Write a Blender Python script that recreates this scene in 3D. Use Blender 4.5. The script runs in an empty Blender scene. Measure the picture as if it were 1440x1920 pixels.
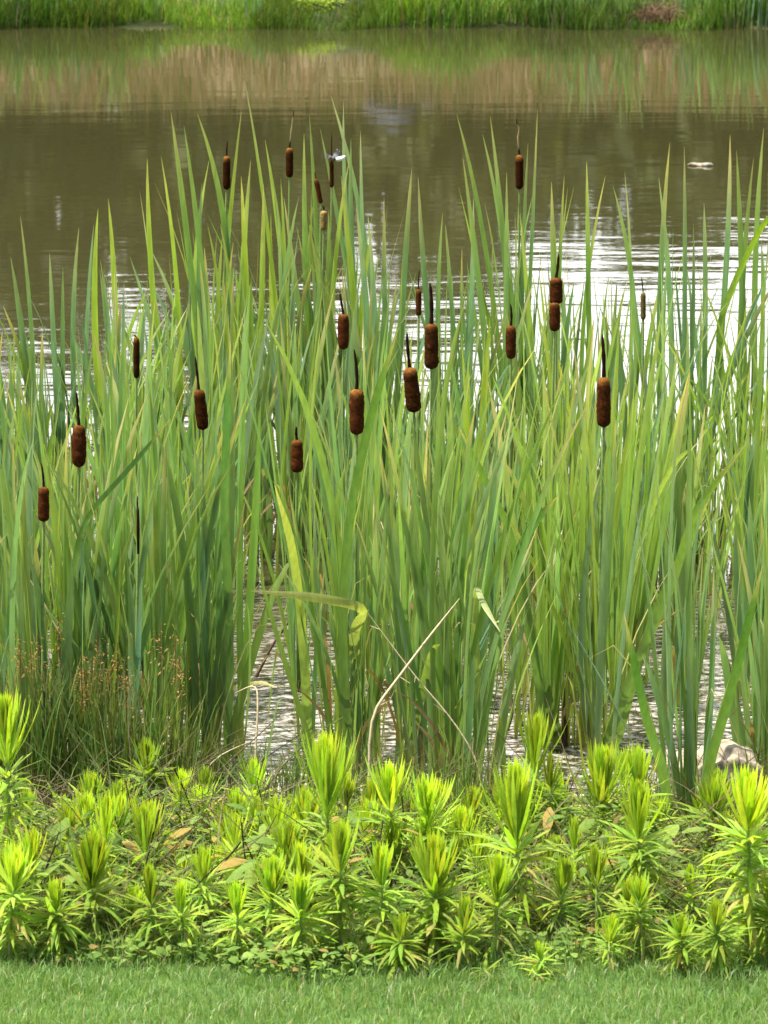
import bpy, math, random
import numpy as np
from mathutils import Vector
R = math.radians
rng = np.random.default_rng(11)
random.seed(11)

# ------------------------------------------------------------------ camera, world, sun, exposure
SC = bpy.context.scene
COL = SC.collection
H, FPX, PITCH = 2.55, 6400.0, math.atan(1412 / 6400.0)      # camera height, focal length in photo pixels
cam = bpy.data.objects.new('camera', bpy.data.cameras.new('camera'))
COL.objects.link(cam)
cam.location = (0, 0, H)
cam.rotation_euler = (math.pi / 2 - PITCH, 0, 0)
cam.data.sensor_fit = 'VERTICAL'
cam.data.sensor_height = 36
cam.data.lens = 120
cam.data.clip_end = 2000
cam.data.dof.use_dof = True
cam.data.dof.focus_distance = 9.0
cam.data.dof.aperture_fstop = 16
SC.camera = cam

SUN_EL, SUN_AZ = R(68), R(-105)                                # azimuth from +Y towards +X
sdir = Vector((math.sin(SUN_AZ) * math.cos(SUN_EL), math.cos(SUN_AZ) * math.cos(SUN_EL), math.sin(SUN_EL)))
sun = bpy.data.objects.new('sun', bpy.data.lights.new('sun', 'SUN'))
sun.data.energy = 5.0
sun.data.angle = R(0.6)
sun.data.color = (1, 0.96, 0.88)
sun.rotation_euler = sdir.to_track_quat('Z', 'Y').to_euler()
sun.location = (0, 20, 30)
COL.objects.link(sun)

W = bpy.data.worlds.new('World')
SC.world = W
W.use_nodes = True
wn, wl = W.node_tree.nodes, W.node_tree.links
wn.clear()
sky = wn.new('ShaderNodeTexSky'); sky.sky_type = 'NISHITA'; sky.sun_disc = False
sky.sun_elevation = SUN_EL; sky.sun_rotation = SUN_AZ; sky.dust_density = 2.5
tc = wn.new('ShaderNodeTexCoord')
mp = wn.new('ShaderNodeMapping'); mp.inputs['Scale'].default_value = (1.6, 1.6, 4.2)
cl = wn.new('ShaderNodeTexNoise'); cl.inputs['Scale'].default_value = 1.5; cl.inputs['Detail'].default_value = 7; cl.inputs['Roughness'].default_value = .55
cr = wn.new('ShaderNodeValToRGB'); cr.color_ramp.elements[0].position = .30; cr.color_ramp.elements[1].position = .46
mx = wn.new('ShaderNodeMix'); mx.data_type = 'RGBA'
CLOUD = 16.0
bg = wn.new('ShaderNodeBackground'); bg.inputs['Strength'].default_value = .11
wo = wn.new('ShaderNodeOutputWorld')
wl.new(tc.outputs['Generated'], mp.inputs['Vector']); wl.new(mp.outputs['Vector'], cl.inputs['Vector'])
wl.new(cl.outputs['Fac'], cr.inputs['Fac'])
bank = wn.new('ShaderNodeMapRange'); bank.interpolation_type = 'SMOOTHSTEP'
bank.inputs['From Min'].default_value = .15; bank.inputs['From Max'].default_value = .6
sy = wn.new('ShaderNodeSeparateXYZ'); wl.new(tc.outputs['Generated'], sy.inputs[0]); wl.new(sy.outputs['Y'], bank.inputs['Value'])
bm = wn.new('ShaderNodeMath'); bm.operation = 'MULTIPLY'
wl.new(cr.outputs['Color'], bm.inputs[0]); wl.new(bank.outputs['Result'], bm.inputs[1]); wl.new(bm.outputs[0], mx.inputs[0])
sz = wn.new('ShaderNodeSeparateXYZ'); wl.new(tc.outputs['Generated'], sz.inputs[0])
up = wn.new('ShaderNodeMapRange'); up.inputs['From Min'].default_value = .08; up.inputs['From Max'].default_value = .55
up.inputs['To Min'].default_value = CLOUD; up.inputs['To Max'].default_value = CLOUD * 1.35
wl.new(sz.outputs['Z'], up.inputs['Value'])
cc_ = wn.new('ShaderNodeCombineColor')
for k_ in range(3): wl.new(up.outputs['Result'], cc_.inputs[k_])
wl.new(cc_.outputs['Color'], mx.inputs[7])
wl.new(sky.outputs['Color'], mx.inputs[6]); wl.new(mx.outputs[2], bg.inputs['Color']); wl.new(bg.outputs['Background'], wo.inputs['Surface'])

SC.view_settings.view_transform = 'Standard'
SC.view_settings.look = 'None'
SC.view_settings.exposure = 1.0
SC.view_settings.gamma = 1.0
SC.cycles.max_bounces = 8
SC.cycles.transparent_max_bounces = 8

# ------------------------------------------------------------------ geometry of the view: photo pixels to points in the place
CF = np.array((0, math.cos(PITCH), -math.sin(PITCH)))
CU = np.array((0, math.sin(PITCH), math.cos(PITCH)))
CR = np.array((1.0, 0, 0))
def ray(px, py):
    return CR * ((px - 720) / FPX) + CU * ((960 - py) / FPX) + CF
def at(px, py, Y):
    d = ray(px, py); t = Y / d[1]
    return np.array((0, 0, H)) + d * t
PROFILE = [(-60, 1.6), (-10, 1.1), (0, .95), (6.55, .1876), (6.75, .150), (7.2, .085), (7.7, .02), (7.95, -.03), (8.6, -.14), (11, -.25), (16, -.6), (28, -.6),
           (33.2, -.08), (33.6, .03), (34.2, .14), (35.5, .34), (37, .68), (39.5, 1.12), (42, 1.25), (50, 1.4), (80, 1.7), (400, 2.0)]
PY = np.array([p[0] for p in PROFILE]); PZ = np.array([p[1] for p in PROFILE])
def gz(Y):
    return float(np.interp(Y, PY, PZ))
def ground_at(px, py):
    """the point where the ray through a photo pixel meets the near bank (or the water)"""
    d = ray(px, py)
    lo, hi = 3.0, 60.0
    for _ in range(50):
        m = (lo + hi) / 2
        z = H + d[2] / d[1] * m
        if z > max(gz(m), 0): lo = m
        else: hi = m
    return np.array((d[0] / d[1] * lo, lo, max(gz(lo), 0)))

# ------------------------------------------------------------------ materials
def mat(name):
    m = bpy.data.materials.new(name); m.use_nodes = True
    n, l = m.node_tree.nodes, m.node_tree.links
    n.clear()
    return m, n, l
def leaf_mat(name, transl=.4, rough=.42, spec=.35, warm=(1.25, 1.2, .5), vein=120, var=.22):
    """blade or leaf: colour attribute, fine mottling, light passing through"""
    m, n, l = mat(name)
    out = n.new('ShaderNodeOutputMaterial')
    a = n.new('ShaderNodeAttribute'); a.attribute_name = 'Col'
    oi = n.new('ShaderNodeObjectInfo')
    tc = n.new('ShaderNodeTexCoord')
    mp = n.new('ShaderNodeMapping'); mp.inputs['Scale'].default_value = (1, 1, .12)
    nz = n.new('ShaderNodeTexNoise'); nz.inputs['Scale'].default_value = vein; nz.inputs['Detail'].default_value = 3
    l.new(tc.outputs['Object'], mp.inputs['Vector']); l.new(mp.outputs['Vector'], nz.inputs['Vector'])
    mr = n.new('ShaderNodeMapRange'); mr.inputs['From Min'].default_value = .3; mr.inputs['From Max'].default_value = .7
    mr.inputs['To Min'].default_value = 1 - var; mr.inputs['To Max'].default_value = 1 + var
    l.new(nz.outputs['Fac'], mr.inputs['Value'])
    mo = n.new('ShaderNodeMapRange'); mo.inputs['To Min'].default_value = .85; mo.inputs['To Max'].default_value = 1.15
    l.new(oi.outputs['Random'], mo.inputs['Value'])
    mu = n.new('ShaderNodeMath'); mu.operation = 'MULTIPLY'
    l.new(mr.outputs['Result'], mu.inputs[0]); l.new(mo.outputs['Result'], mu.inputs[1])
    vm = n.new('ShaderNodeVectorMath'); vm.operation = 'SCALE'
    l.new(a.outputs['Color'], vm.inputs[0]); l.new(mu.outputs[0], vm.inputs['Scale'])
    p = n.new('ShaderNodeBsdfPrincipled')
    p.inputs['Roughness'].default_value = rough; p.inputs['Specular IOR Level'].default_value = spec
    l.new(vm.outputs[0], p.inputs['Base Color'])
    t = n.new('ShaderNodeBsdfTranslucent')
    wv = n.new('ShaderNodeVectorMath'); wv.operation = 'MULTIPLY'; wv.inputs[1].default_value = warm
    l.new(vm.outputs[0], wv.inputs[0]); l.new(wv.outputs[0], t.inputs['Color'])
    ms = n.new('ShaderNodeMixShader'); ms.inputs[0].default_value = transl
    l.new(p.outputs[0], ms.inputs[1]); l.new(t.outputs[0], ms.inputs[2]); l.new(ms.outputs[0], out.inputs['Surface'])
    return m
def solid_mat(name, rough=.8, spec=.2, scale=60, var=.3, bump=.3, bdist=.004):
    """a solid thing: colour attribute with mottling and a fine bump"""
    m, n, l = mat(name)
    out = n.new('ShaderNodeOutputMaterial')
    a = n.new('ShaderNodeAttribute'); a.attribute_name = 'Col'
    tc = n.new('ShaderNodeTexCoord')
    nz = n.new('ShaderNodeTexNoise'); nz.inputs['Scale'].default_value = scale; nz.inputs['Detail'].default_value = 6
    l.new(tc.outputs['Object'], nz.inputs['Vector'])
    mr = n.new('ShaderNodeMapRange'); mr.inputs['From Min'].default_value = .3; mr.inputs['From Max'].default_value = .7
    mr.inputs['To Min'].default_value = 1 - var; mr.inputs['To Max'].default_value = 1 + var
    l.new(nz.outputs['Fac'], mr.inputs['Value'])
    vm = n.new('ShaderNodeVectorMath'); vm.operation = 'SCALE'
    l.new(a.outputs['Color'], vm.inputs[0]); l.new(mr.outputs['Result'], vm.inputs['Scale'])
    p = n.new('ShaderNodeBsdfPrincipled')
    p.inputs['Roughness'].default_value = rough; p.inputs['Specular IOR Level'].default_value = spec
    l.new(vm.outputs[0], p.inputs['Base Color'])
    b = n.new('ShaderNodeBump'); b.inputs['Strength'].default_value = bump; b.inputs['Distance'].default_value = bdist
    l.new(nz.outputs['Fac'], b.inputs['Height']); l.new(b.outputs['Normal'], p.inputs['Normal'])
    l.new(p.outputs[0], out.inputs['Surface'])
    return m
M_BLADE = leaf_mat('cattail_blade', .45, .36, .42, (1.3, 1.25, .5), 90, .16)
M_WEED = leaf_mat('weed_leaf', .52, .6, .12, (1.25, 1.2, .4), 140, .15)
M_GRASS = leaf_mat('grass_blade', .35, .5, .3, (1.2, 1.15, .5), 60, .15)
M_DRY = leaf_mat('dry_leaf', .3, .7, .15, (1.1, 1.0, .8), 120, .25)
M_TREE = leaf_mat('tree_leaf', .3, .6, .2, (1.2, 1.2, .5), 2, .3)
M_STEM = solid_mat('plant_stem', .6, .3, 150, .2, .2, .002)
M_SPIKE = solid_mat('seed_head_fuzz', 1.0, .0, 420, .45, .8, .0025)
M_ROCK = solid_mat('pale_stone', .9, .15, 34, .55, .8, .01)
M_BODY = solid_mat('insect_body', .5, .3, 90, .15, .1, .001)

def ground_mat():
    m, n, l = mat('ground')
    out = n.new('ShaderNodeOutputMaterial'); p = n.new('ShaderNodeBsdfPrincipled')
    p.inputs['Roughness'].default_value = .95; p.inputs['Specular IOR Level'].default_value = .1
    tc = n.new('ShaderNodeTexCoord'); sx = n.new('ShaderNodeSeparateXYZ')
    l.new(tc.outputs['Object'], sx.inputs[0])
    def noise(scale, det=6):
        q = n.new('ShaderNodeTexNoise'); q.inputs['Scale'].default_value = scale; q.inputs['Detail'].default_value = det
        l.new(tc.outputs['Object'], q.inputs['Vector']); return q.outputs['Fac']
    def ramp(src, stops):
        r = n.new('ShaderNodeValToRGB'); e = r.color_ramp.elements
        e[0].position, e[0].color = stops[0][0], (*stops[0][1], 1); e[1].position, e[1].color = stops[-1][0], (*stops[-1][1], 1)
        for s in stops[1:-1]:
            k = e.new(s[0]); k.color = (*s[1], 1)
        l.new(src, r.inputs[0]); return r.outputs['Color']
    def band(a, b, wob=0.0):
        q = n.new('ShaderNodeMapRange'); q.inputs['From Min'].default_value = a; q.inputs['From Max'].default_value = b
        if wob:
            ad = n.new('ShaderNodeMath'); ad.operation = 'MULTIPLY_ADD'; ad.inputs[1].default_value = wob
            l.new(noise(2.0), ad.inputs[0]); l.new(sx.outputs['Y'], ad.inputs[2]); l.new(ad.outputs[0], q.inputs['Value'])
        else: l.new(sx.outputs['Y'], q.inputs['Value'])
        return q.outputs['Result']
    def mix(f, a, b):
        q = n.new('ShaderNodeMix'); q.data_type = 'RGBA'; l.new(f, q.inputs[0]); l.new(a, q.inputs[6]); l.new(b, q.inputs[7]); return q.outputs[2]
    lawn = ramp(noise(25), [(.3, (.035, .075, .015)), (.7, (.08, .14, .03))])
    soil = ramp(noise(30), [(.3, (.022, .016, .010)), (.6, (.06, .045, .028)), (.75, (.12, .09, .055))])
    green = ramp(noise(3), [(.3, (.018, .025, .008)), (.7, (.05, .07, .02))])
    tan = ramp(noise(1.3, 10), [(.32, (.09, .10, .03)), (.5, (.17, .125, .065)), (.7, (.24, .17, .11))])
    wood = ramp(noise(1), [(.3, (.03, .05, .012)), (.7, (.06, .08, .02))])
    c = mix(band(6.6, 6.72, .12), lawn, soil)
    c = mix(band(30, 31), c, green)
    c = mix(band(35.2, 36.6, 1.2), c, tan)
    c = mix(band(39.3, 41.8, 2.0), c, wood)
    l.new(c, p.inputs['Base Color'])
    b = n.new('ShaderNodeBump'); b.inputs['Strength'].default_value = .6; b.inputs['Distance'].default_value = .03
    l.new(noise(18), b.inputs['Height']); l.new(b.outputs[0], p.inputs['Normal'])
    l.new(p.outputs[0], out.inputs['Surface'])
    return m
def water_mat():
    """murky olive pond water: calm far out, wind ripples in the nearer half, reaching farther out on one side"""
    m, n, l = mat('pond_water')
    out = n.new('ShaderNodeOutputMaterial'); p = n.new('ShaderNodeBsdfPrincipled')
    p.inputs['Base Color'].default_value = (.036, .034, .012, 1)
    p.inputs['Roughness'].default_value = .03; p.inputs['IOR'].default_value = 1.333
    tc = n.new('ShaderNodeTexCoord'); sx = n.new('ShaderNodeSeparateXYZ'); l.new(tc.outputs['Object'], sx.inputs[0])
    def noise(scale, sc, det, rough=.5):
        mp = n.new('ShaderNodeMapping'); mp.inputs['Scale'].default_value = sc
        q = n.new('ShaderNodeTexNoise'); q.inputs['Scale'].default_value = scale; q.inputs['Detail'].default_value = det; q.inputs['Roughness'].default_value = rough
        l.new(tc.outputs['Object'], mp.inputs[0]); l.new(mp.outputs[0], q.inputs['Vector']); return q.outputs['Fac']
    def math_(op, a, b, c=None):
        q = n.new('ShaderNodeMath'); q.operation = op
        for k, v in enumerate((a, b, c)):
            if v is None: continue
            if isinstance(v, (int, float)): q.inputs[k].default_value = v
            else: l.new(v, q.inputs[k])
        return q.outputs[0]
    # ripple zone: fades out between about 15 and 21 m, farther out on the right
    e = math_('MULTIPLY_ADD', sx.outputs['X'], -1.3, sx.outputs['Y'])
    e = math_('MULTIPLY_ADD', noise(.5, (.35, 1, 1), 3), 5.0, e)
    mr = n.new('ShaderNodeMapRange'); mr.inputs['From Min'].default_value = 21.5; mr.inputs['From Max'].default_value = 15.5
    mr.inputs['To Min'].default_value = .20; mr.inputs['To Max'].default_value = 1.0
    l.new(e, mr.inputs['Value'])
    glint_zone = n.new('ShaderNodeMapRange'); glint_zone.inputs['From Min'].default_value = 10.6; glint_zone.inputs['From Max'].default_value = 9.0  # pale speckle painted into the near water's colour in place of sky glints
    glint_zone.inputs['To Min'].default_value = 0; glint_zone.inputs['To Max'].default_value = .85
    l.new(sx.outputs['Y'], glint_zone.inputs['Value'])
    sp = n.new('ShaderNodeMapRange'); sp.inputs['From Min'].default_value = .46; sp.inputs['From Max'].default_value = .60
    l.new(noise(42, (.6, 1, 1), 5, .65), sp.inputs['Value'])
    glint_fac = math_('MULTIPLY', sp.outputs['Result'], glint_zone.outputs['Result'])
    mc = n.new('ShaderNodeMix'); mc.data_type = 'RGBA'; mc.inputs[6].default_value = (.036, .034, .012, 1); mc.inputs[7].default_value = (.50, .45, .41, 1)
    l.new(glint_fac, mc.inputs[0]); l.new(mc.outputs[2], p.inputs['Base Color'])
    near = n.new('ShaderNodeMapRange'); near.inputs['From Min'].default_value = 11.5; near.inputs['From Max'].default_value = 8.5
    near.inputs['To Min'].default_value = 0; near.inputs['To Max'].default_value = 1.9
    l.new(sx.outputs['Y'], near.inputs['Value'])
    rip0 = math_('MULTIPLY', noise(34, (.7, 1, 1), 2), near.outputs['Result'])
    rip = math_('ADD', noise(9, (.45, 1, 1), 3), math_('MULTIPLY', noise(2.6, (.35, 1, 1), 2), 3.6))
    b = n.new('ShaderNodeBump'); b.inputs['Distance'].default_value = .0024
    l.new(mr.outputs['Result'], b.inputs['Strength'])
    rip = math_('ADD', rip, rip0); l.new(rip, b.inputs['Height']); l.new(b.outputs[0], p.inputs['Normal'])
    l.new(p.outputs[0], out.inputs['Surface'])
    return m

# ------------------------------------------------------------------ mesh helpers
class MB:
    def __init__(s): s.v, s.f, s.c, s.n = [], [], [], 0
    def add(s, v, f, c):
        v = np.asarray(v, float); c = np.asarray(c, float)
        if c.ndim == 1: c = np.tile(c, (len(v), 1))
        s.v.append(v); s.c.append(c[:, :3]); s.f.append(np.asarray(f, int) + s.n); s.n += len(v)
    def build(s, name, m, parent=None, origin=None, smooth=True):
        v = np.concatenate(s.v); c = np.concatenate(s.c); f = np.concatenate(s.f)
        if origin is not None: v = v - np.asarray(origin)
        me = bpy.data.meshes.new(name)
        me.vertices.add(len(v)); me.vertices.foreach_set('co', v.astype(np.float32).ravel())
        me.loops.add(f.size); me.loops.foreach_set('vertex_index', f.astype(np.int32).ravel())
        me.polygons.add(len(f)); me.polygons.foreach_set('loop_start', np.arange(0, f.size, 4, dtype=np.int32))
        me.polygons.foreach_set('use_smooth', np.full(len(f), smooth))
        me.update(calc_edges=True)
        a = me.color_attributes.new('Col', 'FLOAT_COLOR', 'POINT')
        a.data.foreach_set('color', np.concatenate([c, np.ones((len(c), 1))], 1).astype(np.float32).ravel())
        me.materials.append(m)
        o = bpy.data.objects.new(name, me); COL.objects.link(o)
        if parent is not None: o.parent = parent
        elif origin is not None: o.location = origin
        return o
def unit(a):
    a = np.asarray(a, float); return a / np.maximum(np.linalg.norm(a, axis=-1, keepdims=True), 1e-9)
def ribbon(mb, P, wid, face, col, fold=.25):
    """a blade along points P; wid per row; face = the way the blade looks (per row); folded along its midrib"""
    P = np.asarray(P, float); k = len(P)
    T = unit(np.gradient(P, axis=0))
    face = np.broadcast_to(np.asarray(face, float), P.shape)
    S = unit(np.cross(T, face)); N = np.cross(S, T)
    w = np.asarray(wid)[:, None] / 2
    v = np.stack([P - S * w, P + N * w * fold, P + S * w], 1).reshape(-1, 3)
    i = np.arange(k - 1) * 3
    f = np.concatenate([np.stack([i, i + 1, i + 4, i + 3], 1), np.stack([i + 1, i + 2, i + 5, i + 4], 1)])
    col = np.asarray(col, float)
    if col.ndim == 1: col = np.tile(col, (k, 1))
    mb.add(v, f, np.repeat(col, 3, 0))
def tube(mb, P, rad, col, sides=6):
    P = np.asarray(P, float); k = len(P)
    T = unit(np.gradient(P, axis=0))
    ref = np.array((.31, .95, .05)); S = unit(np.cross(T, ref)); N = np.cross(S, T)
    a = np.arange(sides) * 2 * math.pi / sides
    r = np.broadcast_to(np.asarray(rad, float), (k,))[:, None, None]
    v = (P[:, None] + r * (S[:, None] * np.cos(a)[None, :, None] + N[:, None] * np.sin(a)[None, :, None])).reshape(-1, 3)
    i, j = np.meshgrid(np.arange(k - 1), np.arange(sides), indexing='ij'); j2 = (j + 1) % sides
    f = np.stack([i * sides + j, i * sides + j2, (i + 1) * sides + j2, (i + 1) * sides + j], -1).reshape(-1, 4)
    col = np.asarray(col, float)
    if col.ndim == 1: col = np.tile(col, (k, 1))
    mb.add(v, f, np.repeat(col, sides, 0))
def bez(a, b, c, k):
    t = np.linspace(0, 1, k)[:, None]
    return a * (1 - t) ** 2 + b * 2 * t * (1 - t) + c * t ** 2
def blob(mb, c, r, col, seg=10, rings=7, fn=None):
    a, b = np.meshgrid(np.linspace(0, 2 * math.pi, seg, endpoint=False), np.linspace(0, math.pi, rings), indexing='ij')
    v = np.stack([np.cos(a) * np.sin(b), np.sin(a) * np.sin(b), np.cos(b)], -1).reshape(-1, 3)
    if fn is not None: v = fn(v)
    v = v * np.asarray(r) + np.asarray(c)
    i, j = np.meshgrid(np.arange(seg), np.arange(rings - 1), indexing='ij'); i2 = (i + 1) % seg
    mb.add(v, np.stack([i * rings + j, i * rings + j + 1, i2 * rings + j + 1, i2 * rings + j], -1).reshape(-1, 4), col)
def empty(name, loc, label, cat, group=None, kind=None):
    o = bpy.data.objects.new(name, None); COL.objects.link(o); o.location = loc; o.empty_display_size = .05
    return tag(o, label, cat, group, kind)
def tag(o, label=None, cat=None, group=None, kind=None):
    if label: o['label'] = label
    if cat: o['category'] = cat
    if group: o['group'] = group
    if kind: o['kind'] = kind
    return o
def U(a, b): return float(rng.uniform(a, b))
def lerp(a, b, t): return np.asarray(a) * (1 - t) + np.asarray(b) * t

# ------------------------------------------------------------------ the setting: ground sheet and pond
def grid(name, xs, ys, zf, m):
    X, Y = np.meshgrid(xs, ys, indexing='ij'); Z = np.vectorize(zf)(X, Y)
    mb = MB(); ny = len(ys)
    i, j = np.meshgrid(np.arange(len(xs) - 1), np.arange(ny - 1), indexing='ij')
    f = np.stack([i * ny + j, (i + 1) * ny + j, (i + 1) * ny + j + 1, i * ny + j + 1], -1).reshape(-1, 4)
    mb.add(np.stack([X, Y, Z], -1).reshape(-1, 3), f, (1, 1, 1))
    return mb.build(name, m)
def bumpy(x, y):
    z = gz(y)
    if 6.6 < y < 8.5: z += .012 * math.sin(x * 9 + y * 5) + .010 * math.sin(x * 21 - y * 13)
    if y > 33: z += .05 * math.sin(x * 1.9 + 3.1) + .03 * math.sin(x * 5.3 + 4.1)
    if y > 33: z += min(1, (y - 33) / 4) * (.10 * math.sin(x * .9 + y * .4) + .06 * math.sin(x * 2.3 - y))
    return z
xs = np.unique(np.concatenate([np.linspace(-400, -12, 12), np.linspace(-12, 12, 97), np.linspace(12, 400, 12)]))
ys = np.unique(np.concatenate([np.linspace(-60, 5, 8), np.linspace(5, 9, 41), np.linspace(9, 32, 10), np.linspace(32, 50, 46), np.linspace(50, 400, 10)]))
tag(grid('ground', xs, ys, bumpy, ground_mat()), kind='structure')
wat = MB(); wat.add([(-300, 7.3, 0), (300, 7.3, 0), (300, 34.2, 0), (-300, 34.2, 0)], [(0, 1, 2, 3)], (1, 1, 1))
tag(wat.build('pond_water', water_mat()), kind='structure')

# ------------------------------------------------------------------ cattails
BLUE, MID, YEL, DRY = np.array((.125, .225, .120)), np.array((.155, .265, .085)), np.array((.23, .34, .060)), np.array((.44, .36, .18))
# --- the ones with brown seed heads: x, top row, bottom row, width in photo pixels; tip of the thin upper spike; foot; label
HEADS = [
    (425, 292, 356, 14, 427, 264, 418, 930, 'cattail whose slim dark seed head stands alone left of the highest head', 1),
    (543, 277, 333, 14, 551, 207, 548, 925, 'cattail with the highest seed head of all, smooth reddish brown, against dark water', 1),
    (622, 300, 352, 8, 622, 250, 628, 935, 'cattail with a thin dark spike on which the white dragonfly sits', 0),
    (598, 335, 382, 9, 590, 322, 604, 940, 'cattail with a narrow slanting dark seed head just below the white dragonfly', 0),
    (607, 395, 432, 13, 605, 385, 606, 950, 'cattail with a faded yellowish tan seed head below the white dragonfly', 2),
    (974, 290, 355, 15, 971, 222, 980, 950, 'cattail with one seed head high over open dark water, its thin tip pale and kinked', 1),
    (1043, 520, 570, 24, 1047, 476, 1052, 1180, 'cattail with the upper seed head of the close overlapping pair', 0),
    (1040, 567, 621, 20, 1042, 560, 1034, 1190, 'cattail with the lower seed head of the close overlapping pair', 0),
    (958, 610, 673, 19, 957, 570, 964, 1260, 'cattail with a small plain seed head below and left of the overlapping pair', 0),
    (809, 606, 692, 26, 806, 530, 812, 1330, 'cattail with a very dark seed head under a thick black tip', 0),
    (785, 542, 592, 11, 787, 505, 790, 1180, 'cattail with a half hidden narrow seed head behind the thick black tipped one', 0),
    (773, 688, 773, 28, 763, 622, 790, 1430, 'cattail with a leaning seed head with bright orange top and curved dark tip', 1),
    (644, 588, 655, 21, 637, 548, 650, 1180, 'cattail with a short stout seed head above the large rust brown one', 0),
    (669, 729, 815, 28, 664, 655, 672, 1440, 'cattail with the large rust brown seed head on a bare thin stalk', 1),
    (1132, 706, 801, 26, 1129, 627, 1124, 1440, 'cattail with the longest seed head, alone at the front among broad green blades', 1),
    (377, 730, 806, 22, 366, 668, 384, 1330, 'cattail with a seed head tilted to one side beside bright yellow-green blades', 0),
    (256, 632, 710, 12, 250, 628, 262, 1300, 'cattail with a slim seed head almost hidden between blue-green blades', 0),
    (148, 796, 876, 27, 143, 735, 152, 1330, 'cattail with a fat barrel shaped seed head above the low small one', 0),
    (82, 912, 978, 21, 77, 868, 86, 1520, 'cattail with the lowest of the plump seed heads, small and reddish', 0),
    (557, 824, 886, 23, 556, 800, 562, 1290, 'cattail with a seed head split in two by a blade crossing before it', 0),
    (259, 955, 1040, 7, 258, 930, 262, 1500, 'cattail with a bare thin blackish stalk low among dark blades', 3),
    (1206, 548, 600, 10, 1203, 520, 1212, 1100, 'cattail with a greenish brown young seed head beside open white water', 2),
]
HB = []
for h_ in HEADS:
    Yh = ground_at(h_[6], h_[7])[1]
    HB.append((h_[0], h_[1] - 12, h_[2] + 6, max(h_[3], 12) / 2 + 7, Yh))
def crosses(P):
    """does the blade P pass in front of a seed head?"""
    d = P - np.array((0, 0, H)); z = d @ CF; x = 720 + FPX * d[:, 0] / z; y = 960 - FPX * (d @ CU) / z
    t = np.linspace(0, 1, 40); tk = np.linspace(0, 1, len(P)); x, y, Y = np.interp(t, tk, x), np.interp(t, tk, y), np.interp(t, tk, P[:, 1])
    for (hx, y0, y1, r, Yh) in HB:
        if np.any((np.abs(x - hx) < r) & (y > y0) & (y < y1) & (Y < Yh)): return True
    return False
def blade(mb, base, tip, w, tone, stiff=.6, dry_tip=0.0, face_az=None, twist=None, k=10, sag=0.0):
    base, tip = np.asarray(base, float), np.asarray(tip, float)
    hgt = tip[2] - base[2]
    mid = base + np.array(((tip[0] - base[0]) * .22, (tip[1] - base[1]) * .22, hgt * stiff))
    mid = mid + np.array((rng.normal(0, .035), rng.normal(0, .03), 0)) * hgt
    P = bez(base, mid, tip, k)
    for _ in range(5):
        if not crosses(P): break
        tip = np.array((tip[0] + (tip[0] - base[0]) * .15, tip[1], base[2] + (tip[2] - base[2]) * .86)); mid[2] = base[2] + (tip[2] - base[2]) * stiff
        P = bez(base, mid, tip, k)
    t = np.linspace(0, 1, k)
    if sag: P[:, 2] -= sag * np.maximum(0, t - .7) ** 2 * 11
    wid = w * np.interp(t, [0, .12, .35, .6, .78, .9, .97, 1], [.62, .85, 1, .97, .82, .52, .2, .03])
    az = (U(-math.pi, math.pi) if face_az is None else face_az) + (U(-.9, .9) if twist is None else twist) * t
    face = np.stack([np.sin(az), -np.cos(az), np.full(k, .15)], 1)
    c = np.array([lerp(lerp((.26, .29, .08), tone, min(1, q / .22)), DRY, dry_tip * max(0, (q - .72) / .28)) for q in t])
    ribbon(mb, P, wid, face, c, fold=.28)
def leaves_of(mb, base, ht, n, spread, tone, w, fan=None, skip_tall=False):
    fan = U(0, math.pi) if fan is None else fan
    lean = rng.normal(-.015, .07)
    for i in range(n):
        s = 1 if i % 2 else -1
        q = (i + 1) / n
        a = fan + U(-.5, .5)
        d = s * spread * ht * (U(.1, .7) + .8 * q * U(.2, 1)) + lean * ht
        hh = ht * (U(.80, 1.0) if i < n * .45 else U(.42, .9))
        if skip_tall: hh *= .92
        b = base + np.array((math.cos(a) * s * .03 * q + rng.normal(0, .016), math.sin(a) * s * .02 + rng.normal(0, .02), 0))
        tip = base + np.array((math.cos(a) * d + U(-.02, .02), math.sin(a) * d * .8, hh))
        tn = lerp(tone, YEL, U(0, .45) ** 1.6) * U(.8, 1.2) * np.array((U(.85, 1.15), 1, U(.8, 1.2)))
        blade(mb, b, tip, w * U(.5, 1.12), tn, U(.42, .68), 1.0 if rng.random() < .2 else U(0, .25), sag=(U(.01, .06) if rng.random() < .25 else 0))
    # thin young blades between the broad ones
    for _ in range(int(rng.integers(2, 5))):
        a = U(0, 6.28); l = ht * U(.45, 1.0); d = l * U(.02, .30)
        o = base + np.array((U(-.03, .03), U(-.03, .03), 0))
        blade(mb, o, o + np.array((math.cos(a) * d, math.sin(a) * d * .7, l)), U(.005, .011), lerp(tone, YEL * 1.1, U(0, .7)), U(.45, .7), U(0, .8), k=8, sag=(U(.02, .08) if rng.random() < .2 else 0))
    for _ in range(int(rng.integers(1, 4))):
        a = U(0, 6.28); l = ht * U(.2, .6); d = l * U(.05, .5)
        o = base + np.array((rng.normal(0, .03), rng.normal(0, .03), 0))
        blade(mb, o, o + np.array((math.cos(a) * d, math.sin(a) * d * .7, l)), U(.003, .006), lerp((.48, .42, .22), (.30, .34, .09), U(0, 1)), U(.45, .75), 1.0, k=7, sag=(U(.05, .2) if rng.random() < .3 else 0))
    # a dead sheath blade or two at the foot
    for _ in range(int(rng.integers(0, 3))):
        a = U(0, 6.28); l = U(.15, .4) * ht
        blade(mb, base, base + np.array((math.cos(a) * l * .5, math.sin(a) * l * .35, l)), w * .5, np.array((.30, .20, .10)) * U(.6, 1.3), .8)

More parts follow.
